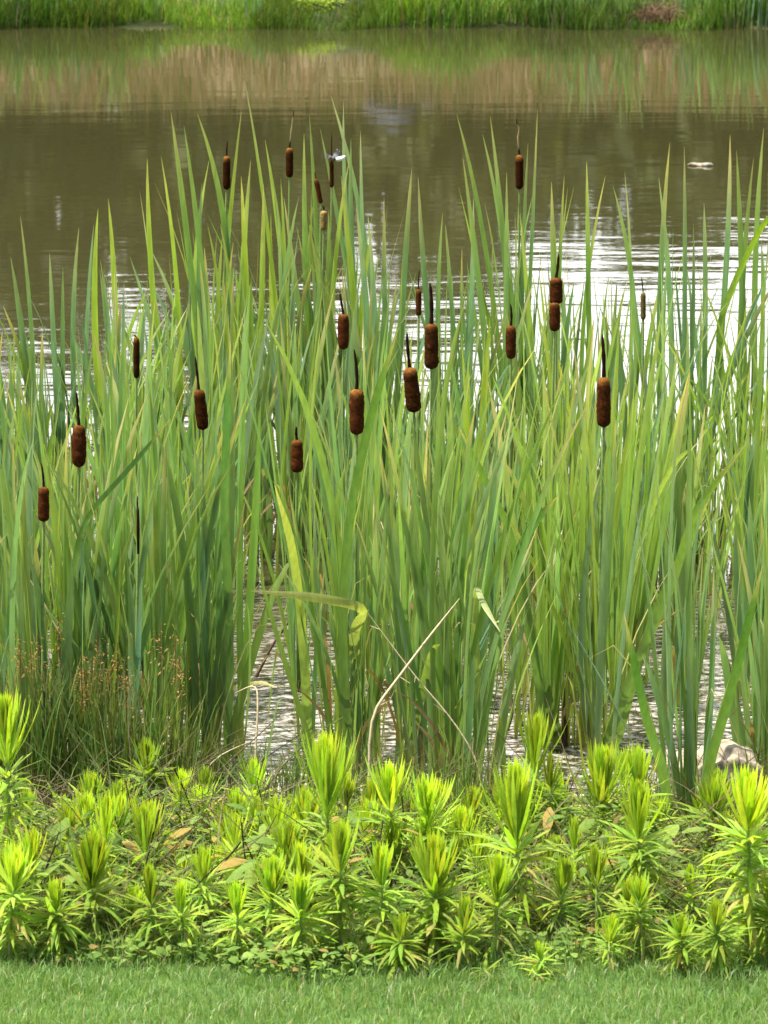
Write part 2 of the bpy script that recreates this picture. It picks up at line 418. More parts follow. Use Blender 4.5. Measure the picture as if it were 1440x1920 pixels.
CATTAILS = []          # (object, base, top height, tone name, lean, n leaves) - used to word the labels
def tone_of():
    q = rng.random()
    return ('blue-green', BLUE) if q < .52 else ('mid green', MID) if q < .84 else ('yellow-green', YEL)
def leafy(px, py, top, n=8, spread=.18, tone=None, w=None, tips=(), group='leafy cattails without seed heads'):
    """a cattail without a seed head: foot at a photo pixel on the water, its tallest blade reaching up to the photo row TOP"""
    base = ground_at(px, py); base[2] = max(base[2] - .03, gz(base[1]) if base[1] < 7.8 else -.05)
    nm, tn = tone_of() if tone is None else tone
    ht = at(px, top, base[1])[2] - base[2]
    w = U(.017, .026) if w is None else w
    root = empty('cattail', base, None, 'cattail', group)
    mb = MB()
    leaves_of(mb, base, ht, n, spread, tn, w, skip_tall=bool(tips))
    for (tx, ty, dry) in tips:
        blade(mb, base, at(tx, ty, base[1] + U(-.1, .1)), w * U(.9, 1.1), tn * np.array((1.05, 1.05, 1)), U(.5, .62), dry, face_az=U(-.7, .7), twist=U(-.6, .6), k=14)
    mb.build('foliage', M_BLADE, root, base)
    CATTAILS.append(dict(o=root, base=base, px=px, py=py, top=top, tone=nm, ht=ht, n=n + len(tips), tips=tips, dry=any(t[2] > .8 for t in tips)))
    return root

BROWN, DARK = np.array((.044, .0145, .0048)), np.array((.022, .009, .007))
for (hx, y0, y1, hw, tx, ty, bx, by, lab, style) in HEADS:
    base = ground_at(bx, by); Y = base[1]; base[2] = -.05 if Y > 7.9 else gz(Y)
    top, bot, tip = at(hx + (hx - bx) * .02, y0, Y), at(hx, y1, Y), at(tx, ty, Y)
    if hx in (773,): top = at(768, y0, Y); bot = at(777, y1, Y)
    if hx == 377: top = at(373, y0, Y); bot = at(381, y1, Y)
    if hx == 598: top = at(592, y0, Y); bot = at(602, y1, Y)
    pm = FPX / (Y / math.cos(PITCH) * 1.0)
    r = hw / pm / 2
    root = empty('cattail', base, lab, 'cattail', 'cattails with brown seed heads')
    nm, tn = ('blue-green', BLUE) if by > 1250 else tone_of()
    mb = MB(); leaves_of(mb, base, (bot[2] - base[2]) * U(.95, 1.12), 6, .13, tn, U(.018, .026)); mb.build('foliage', M_BLADE, root, base)
    st = MB()
    pts = bez(base, base + (bot - base) * .55 + np.array((-.01, 0, 0)), bot + (top - bot) * .02, 10)
    tube(st, pts, np.linspace(.006, .0036, 10), np.array([lerp((.13, .22, .05), (.20, .27, .07), q) for q in np.linspace(0, 1, 10)]))
    st.build('stem', M_STEM, root, base)
    sh = MB()
    if style != 3:
        k = 30; t = np.linspace(0, 1, k)
        prof = np.interp(t, [0, .015, .05, .12, .3, .6, .85, .94, .985, 1], [.18, .5, .82, .97, 1.0, 1.0, .97, .84, .5, .15])
        if hx == 148: prof *= np.interp(t, [0, .3, .55, 1], [.85, 1.06, 1.08, .8])
        prof = prof * (1 + .025 * np.sin(t * 17 + hx) + .028 * np.sin(t * 5 + hx * .7))
        P = bot + (top - bot) * t[:, None]
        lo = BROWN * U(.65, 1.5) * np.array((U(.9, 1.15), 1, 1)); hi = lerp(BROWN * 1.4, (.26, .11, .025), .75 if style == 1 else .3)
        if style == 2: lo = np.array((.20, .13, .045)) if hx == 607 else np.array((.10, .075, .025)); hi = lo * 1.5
        cc = np.array([lerp(lo, hi, max(0, (q - .80) / .2)) for q in t])  # sunlight on the upper end of the head, painted into its colour
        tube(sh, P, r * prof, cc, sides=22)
        sh.v[-1] = sh.v[-1] + rng.normal(0, r * .024, sh.v[-1].shape) * (1, 1, .6); sh.c[-1] = sh.c[-1] * rng.uniform(.65, 1.45, (len(sh.c[-1]), 1))
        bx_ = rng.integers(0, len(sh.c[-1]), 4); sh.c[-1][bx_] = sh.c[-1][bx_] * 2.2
    else:
        tube(sh, np.linspace(bot, top, 8), r * np.interp(np.linspace(0, 1, 8), [0, .5, 1], [.6, 1, .6]), DARK, sides=8)
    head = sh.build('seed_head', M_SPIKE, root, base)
    k = 9; mid = (top + tip) / 2 + np.array((U(-.006, .006), 0, 0)); P = bez(top, mid, tip, k)
    if hx == 974: P[5:, 0] += np.array((.004, .004, -.003, -.006))
    t = np.linspace(0, 1, k)
    pale = hx in (974, 543)
    cc = np.array([lerp(DARK, (.30, .22, .10), (1.0 if .2 < q < .78 else 0.0)) if pale else DARK * U(.8, 1.4) for q in t])
    rr = np.interp(t, [0, .1, .3, .8, 1], [.26, .2, .24, .2, .06]) * max(r, .009) * (1.25 if hx in (809, 1132) else 1.0)
    tp = MB(); tube(tp, P, rr * (1 + .15 * np.sin(np.arange(k) * 2.1)), cc, sides=8)
    tp.build('spike_tip', M_SPIKE, head, None if False else base)

# --- tall back blades that rise over the open water: (foot x, foot row, tips)
TALL = [
    (402, 935, [(320, 207, .6), (370, 213, .4), (345, 236, .2)]), (398, 920, [(453, 205, .5), (392, 300, .2)]),
    (548, 930, [(460, 157, .5), (497, 262, .3)]), (604, 940, [(548, 160, .7), (592, 167, .6), (580, 215, .3)]),
    (706, 925, [(620, 178, .5), (644, 188, .4), (600, 240, .3)]), (702, 955, [(676, 245, .4), (658, 260, .2)]),
    (330, 950, [(276, 297, .6), (302, 293, .5), (262, 357, .6)]), (215, 960, [(203, 372, .4), (184, 390, .3)]),
    (160, 980, [(148, 427, .6), (176, 420, .2)]), (118, 985, [(93, 474, .4), (118, 500, .2)]), (64, 960, [(38, 405, .5), (20, 482, .3)]),
    (732, 985, [(772, 316, .8), (720, 371, .7)]), (850, 980, [(784, 332, .8), (830, 400, .3)]),
    (958, 960, [(856, 213, .5), (919, 218, .5), (905, 252, .3)]), (940, 985, [(868, 296, .4), (950, 322, .4)]),
    (975, 950, [(1008, 203, .7), (990, 268, .4)]), (1046, 980, [(1058, 328, .8), (1034, 341, .8)]),
    (1110, 985, [(1100, 302, .5), (1135, 330, .9)]), (1165, 970, [(1171, 322, .6), (1150, 350, .3)]),
    (1250, 985, [(1256, 267, .9), (1235, 333, .4)]), (1275, 1000, [(1283, 273, .6), (1300, 420, .3)]),
    (1312, 990, [(1369, 253, 1.0), (1320, 380, .4)]), (1395, 985, [(1381, 282, .3), (1413, 296, .4)]), (1428, 975, [(1432, 240, .4), (1440, 320, .4)]),
    (590, 935, [(570, 250, .4), (612, 300, .3)]), (625, 950, [(655, 300, .4), (585, 330, .4)]), (690, 975, [(640, 330, .5), (700, 420, .3)]), (440, 945, [(415, 330, .5), (470, 300, .4)]), (1015, 965, [(975, 400, .4), (1040, 420, .5)]), (868, 975, [(835, 420, .5), (888, 370, .4)]),
    (472, 965, [(494, 345, .7), (452, 330, .6)]), (535, 975, [(520, 380, .3), (560, 370, .2)]), (705, 1000, [(690, 405, .5), (668, 385, .5)]),
]
for (bx, by, tips) in TALL:
    tt = min(t[1] for t in tips)
    leafy(bx, by, tt + 120, 5, .12, tone_of() if bx > 700 or bx < 250 else (('yellow-green', YEL) if rng.random() < .5 else ('mid green', MID)), U(.018, .024), tips)

# --- the rest of the stand
def spaced(n, x0, x1, y0, y1, ok=lambda x, y: True, dmin=18):
    out = []; tries = 0
    while len(out) < n and tries < 6000:
        tries += 1
        x, y = U(x0, x1), U(y0, y1)
        if ok(x, y) and all((x - a) ** 2 + ((y - b) * 1.3) ** 2 > dmin ** 2 for a, b in out): out.append((x, y))
    return out
ENV = ([-200, 0, 100, 200, 280, 330, 400, 500, 600, 680, 740, 800, 900, 1000, 1100, 1250, 1440, 1640],
       [470, 500, 510, 440, 380, 360, 350, 360, 360, 400, 430, 430, 380, 380, 400, 420, 420, 420])
def thin(x, y):      # patches of open water inside the stand
    for (cx, cy, rx, ry) in ((90, 900, 45, 40), (480, 905, 60, 40), (750, 930, 45, 40), (1330, 930, 110, 50)):
        if ((x - cx) / rx) ** 2 + ((y - cy) / ry) ** 2 < 1: return False
    return True
for (x, y) in spaced(46, -220, 1660, 900, 1010, lambda x, y: thin(x, y) and not (x > 1180 and rng.random() < .6), 26):
    leafy(x, y, np.interp(x, *ENV) + U(20, 230), int(rng.integers(6, 10)), U(.12, .24))
for (x, y) in spaced(56, -220, 1660, 1010, 1230, lambda x, y: thin(x, y) and not (x > 1190 and rng.random() < .55) and not (440 < x < 600 and y > 1110) and not (695 < x < 750 and y > 1080) and not (895 < x < 950 and y > 1100) and not (1180 < x < 1235), 30):
    leafy(x, y, np.interp(x, *ENV) + U(90, 330) + (110 if x > 1180 else 0), int(rng.integers(6, 10)), U(.12, .24))
FRONT = [(150, 1460, 8), (190, 1470, 8), (215, 1440, 7), (355, 1450, 7), (175, 1380, 8), (300, 1340, 8), (-20, 1390, 8), (95, 1390, 8), (370, 1350, 7), (1440, 1400, 8), (1500, 1380, 8), (30, 1180, 7), (230, 1200, 7), (330, 1190, 7), (-120, 1500, 9), (-40, 1480, 9), (20, 1450, 8), (60, 1500, 7), (110, 1440, 8), (245, 1450, 9), (275, 1470, 9), (300, 1430, 8), (325, 1400, 7), (395, 1440, 8), (425, 1420, 7),
         (575, 1400, 4), (625, 1440, 6), (655, 1460, 8), (690, 1420, 6), (765, 1480, 9), (795, 1500, 9), (830, 1510, 9), (860, 1530, 8), (880, 1550, 8), (900, 1480, 5),
         (975, 1380, 6), (1025, 1400, 8), (1055, 1390, 9), (1085, 1400, 8), (1120, 1420, 9), (1150, 1400, 8), (1268, 1572, 6), (1285, 1580, 6), (1306, 1575, 5),
         (1415, 1500, 6), (1440, 1520, 8), (1470, 1500, 9), (1540, 1480, 9), (1600, 1500, 9),
         (70, 1330, 8), (140, 1300, 8), (215, 1330, 8), (260, 1300, 8), (340, 1290, 8), (410, 1310, 7), (640, 1310, 7), (680, 1290, 7), (770, 1320, 8), (850, 1330, 8), (1010, 1300, 8), (1075, 1290, 8),
         (1140, 1310, 8), (1165, 1290, 6), (1260, 1330, 8), (1400, 1310, 8), (1450, 1300, 8), (20, 1290, 8), (-60, 1310, 8)]
for (x, y, n) in FRONT:
    bright = 960 < x < 1170
    q = rng.random()
    t = (('yellow-green', lerp(YEL, MID, .4)) if q < .4 else ('mid green', MID)) if bright else (('blue-green', lerp(BLUE, MID, .25)) if q < .55 else ('mid green', MID))
    leafy(x, y, U(500, 800) + (90 if x < 220 else 190 if x > 1190 else 0), n, U(.10, .20), t, U(.016, .025))

# --- young thin bladed cattails filling in between
def young(px, py, top, n):
    base = ground_at(px, py); base[2] = -.04 if base[1] > 7.9 else gz(base[1])
    ht = at(px, top, base[1])[2] - base[2]
    root = empty('cattail', base, None, 'cattail', 'leafy cattails without seed heads'); mb = MB(); q = U(.1, .9)
    for _ in range(n):
        a = U(0, 6.28); l = ht * U(.4, 1.0); d = l * U(.02, .35); o = base + np.array((rng.normal(0, .05), rng.normal(0, .05), 0))
        blade(mb, o, o + np.array((math.cos(a) * d, math.sin(a) * d * .7, l)), U(.005, .013), lerp(MID, YEL * 1.1, np.clip(q + rng.normal(0, .25), 0, 1)) * U(.75, 1.2), U(.45, .7), U(0, .8), k=9, sag=(U(.02, .09) if rng.random() < .25 else 0))
    mb.build('foliage', M_BLADE, root, base)
    CATTAILS.append(dict(o=root, base=base, px=px, py=py, top=top, tone='thin mid green' if q < .5 else 'thin lime green', ht=ht, n=n, tips=(), dry=False))
for (x, y) in spaced(62, -140, 1580, 1000, 1500, lambda x, y: not (470 < x < 590 and y > 1200) and not (x > 1190 and y > 1330) and not (695 < x < 755) and not (895 < x < 960 and y > 1150) and not (1190 < x < 1240), 34): young(x, y, y - U(260, 620), int(rng.integers(9, 15)))

for (x, y) in spaced(16, 1170, 1560, 960, 1230, lambda x, y: True, 30): young(x, y, U(400, 640), int(rng.integers(8, 13)))

# --- blades that bent over or broke, each on the plant nearest its foot: photo points at one depth, width in pixels
BENT = [
    (690, 1420, [(672, 1290), (660, 1180), (690, 1142), (640, 1128), (560, 1116), (470, 1108)], 22, (.44, .48, .16)),
    (575, 1400, [(575, 1300), (562, 1120), (545, 1010), (515, 910)], 20, (.28, .34, .09)),
    (110, 1440, [(120, 1200), (150, 980), (250, 870), (320, 785)], 12, (.05, .11, .04)),
    (1055, 1390, [(1010, 1250), (960, 1060), (1000, 980), (1046, 930)], 22, (.06, .14, .04)),
    (1025, 1400, [(1000, 1200), (960, 1000), (900, 880), (860, 800)], 16, (.10, .19, .04)),
    (900, 1480, [(895, 1300), (890, 1090), (905, 1130), (938, 1185)], 15, (.34, .40, .14)),
    (1150, 1400, [(1185, 1290), (1225, 1150), (1290, 1020), (1330, 935)], 18, (.11, .20, .05)),
    (1262, 1545, [(1240, 1430), (1215, 1360), (1195, 1270), (1170, 1150)], 22, (.05, .12, .03)),
    (1310, 1550, [(1330, 1430), (1370, 1300), (1400, 1180), (1430, 1060)], 22, (.05, .12, .03)),
    (140, 1300, [(160, 1220), (215, 1100), (230, 1060), (236, 1010)], 16, (.42, .36, .12)),
    (1120, 1420, [(1190, 1250), (1260, 1100), (1300, 960), (1400, 830)], 20, (.12, .21, .05)),
    (1140, 1310, [(1180, 1100), (1230, 930), (1270, 860), (1310, 830)], 11, (.24, .33, .09)),
    (410, 1310, [(395, 1308), (440, 1288), (490, 1278), (520, 1290)], 9, (.50, .46, .22)),
    (425, 1420, [(430, 1150), (420, 960), (425, 800), (432, 640)], 19, (.06, .14, .05)),
    (655, 1460, [(640, 1180), (655, 960), (700, 760), (745, 620)], 20, (.09, .18, .05)),
    (1400, 990, [(1340, 620), (1390, 500), (1430, 420), (1470, 380)], 14, (.16, .26, .03)),
]
for (bx, by, pts, w, c) in BENT:
    p = min(CATTAILS, key=lambda d: (d['px'] - bx) ** 2 + (d['py'] - by) ** 2)
    Y = p['base'][1]
    ctrl = [p['base']] + [at(x, y, Y - .12 - .09 * i) for i, (x, y) in enumerate(pts)]
    ctrl = np.array(ctrl); k = 22; t = np.linspace(0, 1, k); tk = np.linspace(0, 1, len(ctrl))
    P = np.stack([np.interp(t, tk, ctrl[:, a]) for a in range(3)], 1)
    for _ in range(2): P[1:-1] = (P[:-2] + P[1:-1] * 2 + P[2:]) / 4
    wm = w / FPX * Y
    mb = MB()
    ribbon(mb, P, wm * np.interp(t, [0, .1, .8, 1], [.7, 1, .75, .04]), np.array((.2, -1, .35)), np.array([lerp(lerp(MID, c, min(1, q * 1.4)), DRY, .7 * max(0, (q - .85) / .15)) for q in t]), .25)
    mb.build('bent_blade', M_BLADE, p['o'], p['base'])

# ------------------------------------------------------------------ bright leafy weeds on the bank
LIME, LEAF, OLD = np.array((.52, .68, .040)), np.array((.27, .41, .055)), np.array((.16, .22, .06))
WEEDS = []
def weed(px, top, foot, width, n=70, tone=1.0, label=None):
    base = ground_at(px + U(-8, 8), foot); Y = base[1]
    tip = at(px + rng.normal(0, 9), top, Y + U(-.05, .05)); hgt = tip[2] - base[2]
    width = width * 1.18; top = top - 12
    root = empty('leafy_weed', base, label, 'weed', 'bright green leafy weeds along the bank')
    st = MB(); k = 9
    bow = (base + tip) / 2 + np.array((U(-.02, .02), U(-.02, .02), 0))
    P = bez(base, bow, tip - np.array((0, 0, min(hgt * .4, width * .5 / FPX * Y))), k)
    tube(st, P, np.linspace(.0050, .0022, k) * (.7 + hgt), np.array([lerp((.24, .27, .11), (.28, .40, .09), q) for q in np.linspace(0, 1, k)]))
    st.build('stem', M_STEM, root, base)
    fo, tp = MB(), MB()
    def axis(t): return (1 - t) ** 2 * base + 2 * t * (1 - t) * bow + t * t * (tip - np.array((0, 0, min(hgt * .4, width * .5 / FPX * Y))))
    az = U(0, 6.28)
    pw, cup, loose, tc_ = U(.5, .75), U(-.12, .16), U(.12, .28), U(.56, .8); n = int(n * U(1.9, 2.5)); rich = U(.3, 1); Lc = width * .62 / FPX * Y
    for i in range(n):
        q = i / (n - 1)
        t = .08 + .92 * q ** (pw + .1)
        az += 2.39996 + U(-.25, .25)
        o = np.array((math.cos(az), math.sin(az), 0))
        crown = t > tc_
        if crown:
            u = (t - tc_) / (1 - tc_)
            ang = np.interp(u, [0, .4, 1], [.58 + cup, .30 + cup, .03]) + rng.normal(0, loose * .6); droop = -ang * U(.45, .85)
            L = max(.3 * Lc, (tip[2] - axis(t)[2]) / max(.45, math.cos(ang * .65))) * U(.8, 1.08)
        else:
            u = t / tc_
            ang = np.interp(u, [0, .6, 1], [1.75, 1.45, 1.05]) + rng.normal(0, loose); droop = np.interp(u, [0, .8, 1], [1.1, .8, .3]) + rng.normal(0, .3)
            L = Lc * np.interp(u, [0, .5, 1], [.85, 1.1, 1.15]) * U(.6, 1.25)
        kk = 6; sv = np.linspace(0, 1, kk)
        an = ang + droop * sv
        d = np.outer(np.sin(an), o) + np.outer(np.cos(an), (0, 0, 1))
        Pl = axis(t) + np.concatenate([np.zeros((1, 3)), np.cumsum(d[:-1] * L / (kk - 1), 0)])
        face = np.outer(np.cos(an), -o) + np.outer(np.sin(an), (0, 0, 1)) + rng.normal(0, .2, 3)
        w = min(L, Lc) * (U(.085, .15) if crown else U(.10, .17))
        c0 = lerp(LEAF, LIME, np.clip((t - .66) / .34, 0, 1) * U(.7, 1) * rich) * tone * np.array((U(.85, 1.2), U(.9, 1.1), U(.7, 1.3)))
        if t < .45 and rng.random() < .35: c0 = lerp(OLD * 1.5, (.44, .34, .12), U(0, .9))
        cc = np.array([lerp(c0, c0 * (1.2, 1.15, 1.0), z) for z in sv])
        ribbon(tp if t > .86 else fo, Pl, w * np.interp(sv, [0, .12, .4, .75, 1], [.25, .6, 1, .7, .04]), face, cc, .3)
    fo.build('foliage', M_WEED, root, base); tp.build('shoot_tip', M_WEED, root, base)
    WEEDS.append(dict(o=root, px=px, top=top, foot=foot, width=width))
BIG = [
    (14, 1300, 1710, 95, 95), (60, 1552, 1760, 80, 60), (207, 1486, 1740, 70, 60), (268, 1508, 1730, 75, 60), (180, 1560, 1780, 120, 90), (388, 1586, 1770, 90, 70), (446, 1518, 1720, 70, 55),
    (505, 1488, 1720, 80, 60), (548, 1536, 1730, 90, 70), (492, 1606, 1780, 90, 70), (352, 1655, 1790, 80, 60), (432, 1652, 1800, 75, 60), (622, 1376, 1720, 95, 95), (722, 1428, 1710, 80, 75),
    (802, 1455, 1700, 100, 80), (985, 1428, 1770, 125, 105), (998, 1338, 1640, 80, 70), (1036, 1408, 1660, 80, 65), (1124, 1398, 1660, 95, 75), (1184, 1396, 1660, 90, 75),
    (1190, 1462, 1760, 110, 95), (1076, 1530, 1730, 80, 50), (1116, 1580, 1780, 70, 50), (1060, 1608, 1770, 85, 60), (1396, 1438, 1800, 125, 110), (1290, 1618, 1770, 70, 45), (1270, 1712, 1822, 80, 50),
    (1350, 1688, 1828, 85, 60), (1140, 1712, 1818, 65, 45), (926, 1806, 1838, 60, 22), (1012, 1806, 1840, 50, 20), (1000, 1762, 1826, 70, 36), (812, 1560, 1800, 130, 85), (640, 1540, 1800, 110, 80),
    (720, 1580, 1800, 100, 70), (560, 1640, 1810, 100, 70), (1436, 1640, 1810, 90, 60), (930, 1600, 1800, 90, 60), (290, 1620, 1790, 90, 65), (110, 1650, 1800, 95, 65), (20, 1590, 1800, 100, 70),
    (1210, 1640, 1800, 80, 55), (870, 1680, 1815, 80, 50), (760, 1710, 1825, 90, 50), 
    (-60, 1420, 1740, 100, 90), (-110, 1560, 1780, 100, 80), (1500, 1480, 1760, 110, 95), (1560, 1580, 1790, 100, 80),
]
for (x, y) in spaced(72, -140, 1580, 1570, 1790, lambda x, y: True, 40):
    hh = U(50, 200); BIG.append((x, y - hh, y, U(50, 105), int(hh * .35 + 16)))
for (x, y) in spaced(34, -100, 1540, 1610, 1720, lambda x, y: not (300 < x < 350), 42):
    hh = U(110, 190); BIG.append((x, y - hh, y, U(70, 105), int(hh * .35 + 22)))
for (x, t, f, w, n) in BIG: weed(x, t, f, w, n, tone=(.7 if x in (998, 1036) else U(.8, 1.1)))

# ------------------------------------------------------------------ low ground cover, lawn, far bank grass (nobody could count them)
def ovate(mb, c, o, L, tilt, col, wr=.5):
    s = np.linspace(0, 1, 4); d = np.array((math.cos(o) * math.cos(tilt), math.sin(o) * math.cos(tilt), math.sin(tilt)))
    P = c + np.outer(s * L, d); P[:, 2] -= L * .35 * s ** 2
    ribbon(mb, P, L * wr * np.array((.25, 1, .85, .05)), np.array((U(-.3, .3), U(-.3, .3), 1)), col, .2)
gcv = MB()
for _ in range(17500):
    x = U(-1.9, 1.9); Y = 6.50 - .16 * math.exp(-((x + .17) / .28) ** 2) + .04 * math.sin(x * 13) + abs(rng.normal(0, .55))
    if Y > 7.85: continue
    hmax = np.interp(Y, [6.5, 6.7, 7.0, 7.5, 7.85], [.03, .08, .18, .24, .10]) * (.6 + .4 * math.sin(x * 6 + 2) ** 2)
    hmax += .035 * math.exp(-((x + .17) / .28) ** 2) * (Y < 6.75); z = gz(Y) + U(.15, 1) * hmax
    c = lerp((.07, .13, .025), (.20, .29, .05), U(0, 1) ** 1.4) * U(.7, 1.15)
    if Y < 6.62: c = lerp((.14, .25, .05), (.30, .42, .09), U(0, 1))
    if rng.random() < .08: c = np.array((.36, .26, .09)) * U(.5, 1.1)
    if Y < 6.75 or rng.random() < .35: ovate(gcv, np.array((x, Y, z)), U(0, 6.28), U(.010, .032), U(-.2, .8), c, U(.35, .8))
    else: ovate(gcv, np.array((x, Y, z)), U(0, 6.28), U(.03, .075), U(-.3, 1.0), c * np.array((1.1, 1.1, 1)), U(.10, .2))
for _ in range(420):
    x, Y = U(-1.3, 1.3), U(6.6, 7.4)
    c = lerp((.13, .24, .04), (.26, .36, .07), U(0, 1)) if rng.random() < .85 else np.array((.42, .30, .08))
    ovate(gcv, np.array((x, Y, gz(Y) + U(.04, .20))), U(0, 6.28), U(.04, .085), U(-.4, .7), c, U(.28, .5))
tag(gcv.build('ground_cover', M_WEED), 'low tangle of small leaves between the weeds and the lawn', 'ground cover', kind='stuff')
lit = MB()
for _ in range(4300):
    Y = U(6.62, 8.05); x = U(-1.9, 1.9); b = np.array((x, Y, max(gz(Y), 0) + U(0, .05)))
    a, l = U(0, 6.28), U(.05, .30); up = U(.1, 1.1)
    e = b + np.array((math.cos(a) * l, math.sin(a) * l * .6, l * up))
    m_ = (b + e) / 2 + np.array((U(-.03, .03), U(-.03, .03), U(0, .06)))
    ribbon(lit, bez(b, m_, e, 6), np.interp(np.linspace(0, 1, 6), [0, .5, 1], [1, .8, .1]) * U(.0012, .0042), np.array((U(-1, 1), -1, .5)), (lerp((.14, .22, .05), (.20, .27, .07), U(0, 1)) if rng.random() < .35 else lerp((.32, .24, .13), (.08, .055, .03), U(0, 1) ** .6)), .1)
for _ in range(150):
    x, Y = U(-1.3, 1.3), U(6.65, 7.6); b = np.array((x, Y, gz(Y)))
    tube(lit, bez(b, b + (U(-.03, .03), 0, .1), b + (U(-.08, .08), U(-.05, .05), U(.08, .26)), 6), U(.0010, .0022), lerp((.16, .10, .05), (.05, .03, .02), U(0, 1)), 4)
for _ in range(380):
    x, Y = rng.normal(-.42, .22), U(7.25, 7.95); b = np.array((x, Y, max(gz(Y), 0) + U(0, .10)))
    a, l = U(0, 6.28), U(.08, .34)
    e = b + np.array((math.cos(a) * l, math.sin(a) * l * .4, l * U(.0, .9))); m_ = (b + e) / 2 + np.array((U(-.03, .03), U(-.03, .03), U(0, .09)))
    tube(lit, bez(b, m_, e, 7), np.linspace(1, .4, 7) * U(.0008, .0022), (lerp((.20, .27, .07), (.12, .18, .05), U(0, 1)) if rng.random() < .45 else lerp((.38, .32, .19), (.15, .11, .06), U(0, 1))), 4)
tag(lit.build('dead_stalk_litter', M_DRY), 'tan and brown dead stalks matted on the soil under the weeds', 'dead stalks', kind='stuff')

def blades(n, x0, x1, yf, h0, h1, w0, w1, cols, lean=.5, zoff=0.0, xs=None):
    """many grass blades at once: three rows, two faces each"""
    x = rng.uniform(x0, x1, n) if xs is None else xs(n)
    y = yf(n, x); z = np.interp(y, PY, PZ) + zoff
    h = rng.uniform(h0, h1, n) if not callable(h0) else h0(x, y)
    a = rng.uniform(0, 2 * math.pi, n); ln = rng.uniform(0, lean, n) * h
    f = rng.uniform(0, math.pi, n); w = rng.uniform(w0, w1, n) / 2
    S = np.stack([np.cos(f), np.sin(f), np.zeros(n)], 1) * w[:, None]
    B = np.stack([x, y, z], 1); O = np.stack([np.cos(a), np.sin(a), np.zeros(n)], 1) * ln[:, None]
    M_ = B + O * .35; M_[:, 2] += h * .55
    T = B + O; T[:, 2] += h * (1 - .25 * (ln / h))
    v = np.stack([B - S, B + S, M_ + S * .85, M_ - S * .85, T + S * .1, T - S * .1], 1).reshape(-1, 3)
    i = np.arange(n) * 6
    fa = np.concatenate([np.stack([i, i + 1, i + 2, i + 3], 1), np.stack([i + 3, i + 2, i + 4, i + 5], 1)])
    c = cols(n, x, y)
    return v, fa, np.repeat(c, 6, 0)
def mixcol(a, b, n, dry=.05, dcol=(.38, .33, .16)):
    t = rng.random(n)[:, None]; c = np.asarray(a) * (1 - t) + np.asarray(b) * t
    c = c * rng.uniform(.8, 1.15, n)[:, None]
    d = rng.random(n) < dry; c[d] = np.asarray(dcol) * rng.uniform(.7, 1.1, d.sum())[:, None]
    return c
lw = MB()
lw.add(*blades(90000, -2.1, 2.1, lambda n, x: rng.uniform(5.45, 6.62, n) + .05 * np.sin(x * 7 + 1) + .03 * np.sin(x * 19), lambda x, y: rng.uniform(.010, .032, len(x)) * (1 + .35 * np.sin(x * 11 + 2 * np.sin(y * 9)) * np.sin(y * 17 + x * 3)), 0, .0013, .0028, lambda n, x, y: mixcol((.10, .20, .05), (.21, .32, .085), n, .08, (.42, .40, .24)), .9))
lw.add(*blades(7200, -2.1, 2.1, lambda n, x: 6.5 + np.abs(rng.normal(0, .16, n)) + .06 * np.sin(x * 7 + 1), lambda x, y: rng.uniform(.02, .085, len(x)) * (.5 + .7 * np.sin(x * 6 + 1.3 * np.sin(x * 15)) ** 2), 0, .0015, .0032, lambda n, x, y: mixcol((.10, .19, .05), (.22, .32, .08), n, .12), .8))
tag(lw.build('lawn_grass', M_GRASS), 'short mown lawn grass in front of the weedy bank', 'grass', kind='stuff')

fg = MB()
def far_h(x, y):
    e = .26 + .12 * np.sin(x * 1.7 + 1) + .10 * np.sin(x * 4.1)
    e = np.where(np.abs(x + .35) < .35, e * .7, e) * np.where((x > -3.2) & (x < .6), .62, .95)
    return np.clip(e, .07, 1) * rng.uniform(.25, 1.45, len(x)) + .06
fg.add(*blades(30000, -8, 8, lambda n, x: 33.30 + .22 * np.sin(x * 1.9) + .12 * np.sin(x * 5.3 + 1) + np.abs(rng.normal(0, .55, n)), far_h, 0, .006, .014,
               lambda n, x, y: np.where(((x > -3.2) & (x < .4))[:, None], (1.25, 1.15, .9), (1., 1., 1.)) * mixcol((.04, .12, .012), (.17, .29, .03), n, .09, (.26, .20, .10)) * (.55 + .5 * (.5 + .5 * np.sin(x * 2.3 + np.sin(x * 5.1)))[:, None]), .5))
fg.add(*blades(26000, -14, 14, lambda n, x: rng.uniform(34.8, 40.5, n), .12, .50, .008, .020,
               lambda n, x, y: mixcol((.30, .20, .13), (.20, .155, .075), n, .28, (.10, .13, .03)), .5))
tag(fg.build('far_bank_grass', M_GRASS), 'mixed green and tan grass covering the far bank above the waterline', 'grass', kind='stuff')

# ------------------------------------------------------------------ far bank reeds and clumps
def reed(px, Y, ht, n, tone, label, name='reed_clump', group='green reeds along the far bank'):
    b = at(px, 50, Y); base = np.array((b[0], Y, max(gz(Y), -.03) - .02))
    root = empty(name, base, label, 'reeds', group)
    mb = MB()
    for _ in range(n):
        a = U(0, 6.28); l = ht * U(.55, 1); s = U(.05, .28) * l
        o = base + np.array((U(-.10, .10), U(-.08, .08), 0))
        blade(mb, o, o + np.array((math.cos(a) * s, math.sin(a) * s, l)), U(.014, .026), tone * U(.75, 1.25), U(.5, .65), U(0, .6), k=7)
    mb.build('foliage', M_BLADE, root, base)
FR = [(-40, .9), (40, 1.0), (95, .85), (150, .7), (215, .95), (290, .5), (470, .45), (1015, .7), (1070, .9), (1110, 1.0), (1160, 1.1), (1185, 1.0), (1285, 1.0), (1330, .9), (1375, 1.1), (1415, 1.0), (1470, 1.1)]
ORD = ['first', 'second', 'third', 'fourth', 'fifth', 'sixth', 'seventh', 'eighth', 'ninth', 'tenth']
